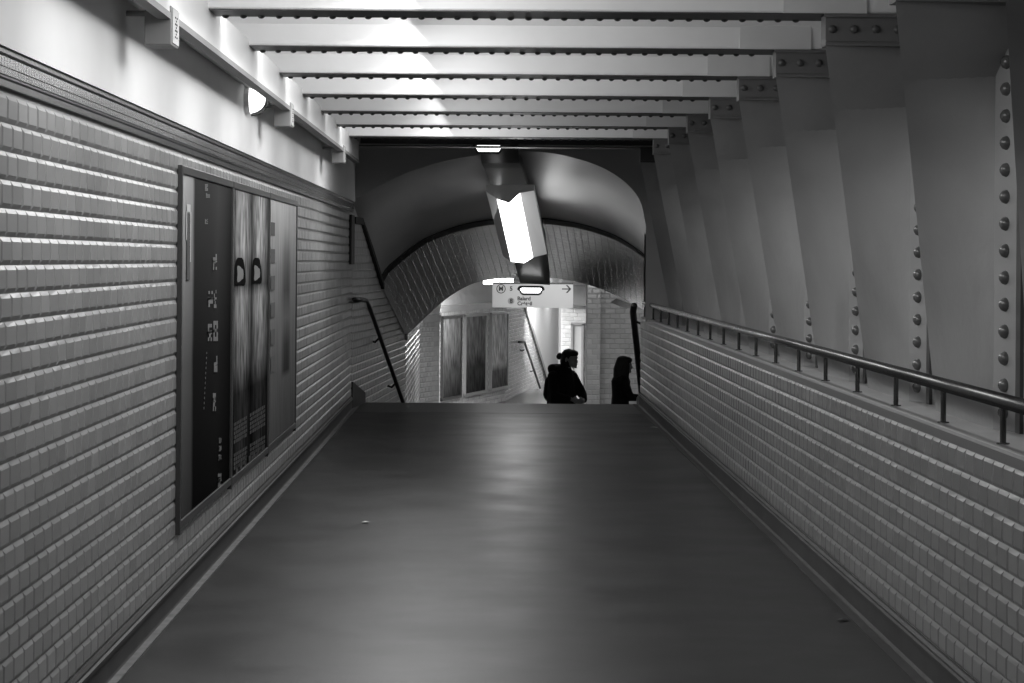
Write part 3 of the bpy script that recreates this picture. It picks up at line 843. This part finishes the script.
def head_chain(c, s=1.0):
    """head facing +x; c = centre"""
    c = Vector(c)
    def q(x, y, z, r): return (tuple(c+Vector((x, y, z))*s), tuple(v*s for v in r) if isinstance(r, tuple) else r*s)
    return [
        [q(-.02, 0, .03, (.095, .076, .088)), q(.0, 0, .02, (.09, .072, .09))],
        [q(.035, 0, -.045, (.055, .052, .055)), q(.055, 0, -.085, (.03, .032, .026))],
        [q(.085, 0, .0, .010), q(.106, 0, -.028, .0145)],                  # nose
        [q(.088, .02, .022, .012), q(.088, -.02, .022, .012)],             # brow
        [q(.085, -.015, -.055, .010), q(.085, .015, -.055, .010)],         # lips
        [q(.08, 0, -.09, .018), q(.07, 0, -.09, .02)],
        [q(-.012, .076, -.01, (.016, .008, .028)), q(-.006, .078, .012, (.016, .008, .016))],
        [q(-.012, -.076, -.01, (.016, .008, .028)), q(-.006, -.078, .012, (.016, .008, .016))]]
def hand_chains(w, d, up, side, curl=.6, s=1.0):
    """palm and five bent fingers: w wrist, d direction of the palm, up = back of hand"""
    w = Vector(w); d = Vector(d).normalized(); up = Vector(up); up = (up-d*up.dot(d)).normalized(); sd = d.cross(up)*side
    out = [[(tuple(w), .024*s), (tuple(w+d*.05*s), (.030*s,)*3)], [(tuple(w+d*.03*s+sd*.018*s), .017*s), (tuple(w+d*.08*s+sd*.022*s), .015*s)],
           [(tuple(w+d*.03*s-sd*.018*s), .017*s), (tuple(w+d*.078*s-sd*.024*s), .014*s)]]
    for i, (o, L) in enumerate(((.031, .070), (.011, .080), (-.011, .074), (-.031, .058))):
        p = w+d*.085*s+sd*o*s; ch = [(tuple(p), .0098*s)]; a = 0; cur = p
        for seg in (.45, .32, .23):
            a += curl; cur = cur+(d*math.cos(a)-up*math.sin(a))*L*seg*s; ch.append((tuple(cur), (.0092-.0012*len(ch))*s))
        out.append(ch)
    p = w+d*.025*s+sd*.028*s
    out.append([(tuple(p), .013*s), (tuple(p+(d*.6+sd*.7)*.035*s), .011*s), (tuple(p+(d*.6+sd*.7)*.035*s+(d*.95-up*.25)*.03*s), .009*s)])
    return out
def legs(hip, f1, f2, k1, k2, r=1.0):
    out = []
    for f, k, s_ in ((f1, k1, .09), (f2, k2, -.09)):
        out.append([((hip[0], s_, hip[2]), .085*r), (k, .058*r), ((k[0]*.4+f[0]*.6, k[1], (k[2]+f[2])*.5), .05*r), (f, .036*r)])
    return out

# --- person one: hooded dark coat, hair in a bun, hands together in front
px1 = at(565.5, 400, 33.4); base1 = Vector((px1.x, 33.4, ZL))
p = empty('person', base1, 'person in black hooded coat, hair in a bun, hands clasped in front', 'person')
WM = Matrix.Translation(base1) @ Matrix.Rotation(math.radians(-42), 4, 'Z')
hc = (.085, 0, 1.525)
shl = (-.04, .17, 1.30); shr = (-.06, -.18, 1.30); ell = (.08, .245, 1.06); elr = (.03, -.26, 1.05); wl = (.22, .10, .99); wr = (.20, -.10, 1.01)
body = head_chain(hc, 1.06)+[[((.02, 0, 1.44), .052), ((-.03, 0, 1.34), .06)], [((-.06, 0, 1.28), (.09, .15, .09)), ((-.07, 0, 1.05), (.085, .12, .1)), ((-.08, 0, .9), (.09, .14, .1))],
    [(shl, .05), (ell, .04), (wl, .026)], [(shr, .05), (elr, .04), (wr, .026)]]
body += hand_chains(wl, (.3, -1, -.1), (1, 0, .3), 1, .5)+hand_chains(wr, (.3, 1, -.35), (1, 0, .3), -1, .5)
body += legs((-.08, 0, .88), (.12, .09, .08), (-.22, -.09, .08), (.06, .1, .48), (-.06, -.1, .47))
caps(body, .007, 'body', M['skin'], p, world=WM)
coat = [[((-.02, 0, 1.42), (.085, .09, .05)), ((-.065, 0, 1.29), (.14, .205, .12)), ((-.07, 0, 1.10), (.17, .22, .14)), ((-.07, 0, .92), (.175, .225, .12)), ((-.07, 0, .76), (.17, .21, .10))],
    [(shl, .078), (ell, .062), ((.19, .145, 1.0), .048)], [(shr, .078), (elr, .062), ((.16, -.15, 1.02), .050)],
    [((-.14, .11, 1.40), .062), ((-.19, 0, 1.385), .075), ((-.14, -.11, 1.40), .062)],
    [((-.06, .10, 1.40), .040), ((-.15, .10, 1.375), .055)], [((-.06, -.10, 1.40), .040), ((-.15, -.10, 1.375), .055)],
    [((-.22, 0, 1.22), (.09, .13, .10)), ((-.24, 0, 1.06), (.09, .14, .12))]]
caps(coat, .012, 'coat', M['coat'], p, world=WM)
caps(legs((-.08, 0, .85), (.12, .09, .12), (-.22, -.09, .12), (.06, .1, .48), (-.06, -.1, .47), 1.15), .012, 'trousers', M['trouser'], p, world=WM)
h = Vector(hc)
caps([[(tuple(h+Vector((-.035, 0, .045))), (.108, .098, .096)), (tuple(h+Vector((-.07, 0, -.03))), (.088, .094, .098))], [(tuple(h+Vector((.03, 0, .075))), (.078, .082, .052)), (tuple(h+Vector((-.03, 0, .085))), (.08, .085, .05))]], .008, 'hair', M['hair'], p, world=WM)
caps([[(tuple(h+Vector((-.155, -.05, .03))), .040), (tuple(h+Vector((-.145, -.05, .05))), .036)], [(tuple(h+Vector((-.12, .02, .03))), .022), (tuple(h+Vector((-.17, -.05, .03))), .022)]], .008, 'hair_bun', M['hair'], p, world=WM)
for f in ((.12, .09), (-.22, -.09)): caps([[((f[0]-.02, f[1], .05), (.045, .042, .045)), ((f[0]+.14, f[1], .03), (.05, .042, .028))]], .010, 'shoe', M['shoe'], p, world=WM)

# --- person two: long hair, dark coat, arm reaching forward
px2 = at(622.5, 400, 33.4); base2 = Vector((px2.x, 33.4, ZL))
p = empty('person', base2, 'person with long loose hair in dark coat walking right, one arm forward', 'person')
WM = Matrix.Translation(base2) @ Matrix.Rotation(math.radians(12), 4, 'Z') @ Matrix.Scale(.965, 4)
hc = (.03, 0, 1.50); h = Vector(hc)
shl = (-.02, .15, 1.29); shr = (-.02, -.15, 1.29); ell = (-.04, .19, 1.04); elr = (.05, -.20, 1.08); wl = (.03, .19, .84); wr = (.25, -.17, 1.07)
body = head_chain(hc, .96)+[[((.0, 0, 1.42), .048), ((-.02, 0, 1.33), .055)], [((-.02, 0, 1.26), (.085, .14, .09)), ((-.03, 0, 1.05), (.08, .115, .1)), ((-.03, 0, .9), (.09, .13, .1))],
    [(shl, .045), (ell, .036), (wl, .024)], [(shr, .045), (elr, .036), (wr, .024)]]
body += hand_chains(wl, (.2, 0, -1), (0, 1, 0), 1, .3)+hand_chains(wr, (1, 0, -.35), (0, -.4, 1), 1, .5)
body += legs((-.03, 0, .88), (.28, .09, .08), (-.30, -.09, .10), (.16, .09, .48), (-.06, -.1, .47), .95)
caps(body, .007, 'body', M['skin'], p, world=WM)
coat = [[((-.01, 0, 1.37), (.065, .075, .05)), ((-.025, 0, 1.28), (.13, .17, .11)), ((-.03, 0, 1.10), (.115, .16, .13)), ((-.035, 0, .92), (.125, .17, .12)), ((-.035, 0, .78), (.14, .18, .10))],
    [(shl, .068), (ell, .055), ((.02, .19, .90), .045)], [(shr, .068), (elr, .056), ((.22, -.175, 1.07), .046)]]
caps(coat, .012, 'coat', M['coat2'], p, world=WM)
caps(legs((-.03, 0, .85), (.28, .09, .12), (-.30, -.09, .14), (.16, .09, .48), (-.06, -.1, .47), 1.1), .012, 'trousers', M['trouser'], p, world=WM)
caps([[(tuple(h+Vector((-.03, 0, .04))), (.10, .088, .09)), (tuple(h+Vector((-.075, 0, -.05))), (.085, .095, .09)), (tuple(h+Vector((-.085, 0, -.17))), (.075, .11, .09)), (tuple(h+Vector((-.075, 0, -.25))), (.06, .10, .05))],
      [(tuple(h+Vector((.0, -.075, .0))), (.05, .022, .06)), (tuple(h+Vector((-.01, -.085, -.14))), (.05, .022, .07))],
      [(tuple(h+Vector((.03, 0, .07))), (.074, .08, .052)), (tuple(h+Vector((-.03, 0, .085))), (.085, .08, .05))]], .009, 'hair', M['hair2'], p, world=WM)
for f in ((.28, .09), (-.30, -.09)): caps([[((f[0]-.02, f[1], .05), (.042, .04, .045)), ((f[0]+.13, f[1], .03), (.048, .04, .028))]], .010, 'shoe', M['shoe'], p, world=WM)
# pale bag carried by person two
e = empty('handbag', at(640, 399, 32.9), 'small pale bag held in the forward hand of the right person', 'bag')
WB = Matrix.Translation(at(640, 399.5, 32.9))
caps([[((0, 0, .0), (.05, .035, .06)), ((.03, 0, -.10), (.075, .045, .07))]], .010, 'bag_body', M['pale_cloth'], e, world=WB)
b = MB(); c = at(640, 395.5, 32.9); b.tube([c+Vector((-.03, 0, -.04)), c+Vector((-.01, 0, .05)), c+Vector((.03, 0, .05)), c+Vector((.05, 0, -.05))], .008, 6); b.build('strap', M['pale_cloth'], e)

# ================================================================= LITTER
def onfloor(px, py):
    a, b = ray(px, py); Y = H/-b; return Vector((a*Y, Y, 0))
for px, py, s, lb in ((653.5, 428, .05, 'white paper scrap by the right gutter near the far threshold'),
                      (365.5, 523, .03, 'thin white paper scrap on the left side of the dark floor'),
                      (843, 621, .03, 'crumpled dark leaf lying near the right gutter')):
    c = onfloor(px, py); b = MB(); r = random.Random(px)
    P = [(c.x+s*r.uniform(.6, 1)*math.cos(t*1.047), c.y+s*1.4*r.uniform(.6, 1)*math.sin(t*1.047), .004+r.random()*.006) for t in range(6)]
    if 'leaf' in lb: c.z = .0
    for i in range(6): b.poly([P[i], P[(i+1) % 6], (c.x, c.y, .012)])
    o = b.build('leaf' if 'leaf' in lb else 'paper_scrap', M['ink'] if 'leaf' in lb else M['paper'])
    props(o, lb, 'litter')

# ================================================================= LIGHTS
def area(loc, rot, sx, sy, W, name='lamp', spread=math.pi):
    l = bpy.data.lights.new(name, 'AREA'); l.shape = 'RECTANGLE'; l.size = sx; l.size_y = sy; l.energy = W; l.spread = spread
    o = bpy.data.objects.new(name, l); C.objects.link(o); o.location = loc; o.rotation_euler = rot; return o
E = {-5: .2, -4: .2, -3: .25, -2: .45, -1: 1, 0: 1, 1: 1, 2: 1, 3: 1, 4: .5, 5: .45, 6: .9}
for k, s in E.items():
    # tubes tucked between girders, above the flanges
    area((-.30, YB(k)+.30, 2.47), (math.radians(72), 0, 0), 1.5, .10, 6*s, 'bay_tube')
    area((-.45, YB(k)+.80, 2.45), (0, math.radians(-14), 0), .8, 1.0, 14*s, 'bay_down_fill')  # extra downlight added to brighten the rib feet
    area((-.30, YB(k)+.84, 2.44), (0, math.radians(50), 0), .12, 1.3, 5*s, 'bay_side_tube')
area((.62, 25.4, 1.85), (0, math.radians(-115), 0), .25, 1.0, 3.2, 'vault_tube')
area((.10, 25.0, 1.90), (0, math.radians(110), 0), .25, 1.0, 1.0, 'vault_tube')
area((.3, 44, .95), (0, 0, 0), 1.0, 3.0, 230, 'passage_tube')
area((1.2, 55, 1.1), (math.radians(65), 0, 0), 1.5, .4, 260, 'far_fill')  # unseen fill light added to brighten the far white wall
area((1.3, 59.5, 1.3), (math.radians(60), 0, 0), 1.2, .4, 120, 'far_fill')  # second added fill for the part of that wall left dark
area((1.2, 34.6, 1.28), (math.radians(62), 0, 0), 2.0, .2, 30, 'landing_tube')
wd = bpy.data.worlds.new('world'); bpy.context.scene.world = wd; wd.use_nodes = True
wd.node_tree.nodes['Background'].inputs[0].default_value = (.5, .5, .5, 1); wd.node_tree.nodes['Background'].inputs[1].default_value = .02

# ================================================================= CAMERA
cam = bpy.data.cameras.new('camera'); co = bpy.data.objects.new('camera', cam); C.objects.link(co)
cam.sensor_fit = 'HORIZONTAL'; cam.sensor_width = 36; cam.lens = F/1024*36
cam.shift_x = (512-CX)/1024; cam.shift_y = (CY-341.5)/1024
co.location = (0, 0, H); co.matrix_world = Matrix.Translation((0, 0, H)) @ Matrix.Rotation(math.pi/2, 4, 'X') @ Matrix.Rotation(TH, 4, 'Z')
cam.clip_end = 200
bpy.context.scene.camera = co
vs = bpy.context.scene.view_settings
vs.view_transform = 'Standard'; vs.look = 'None'; vs.exposure = 0; vs.gamma = 1
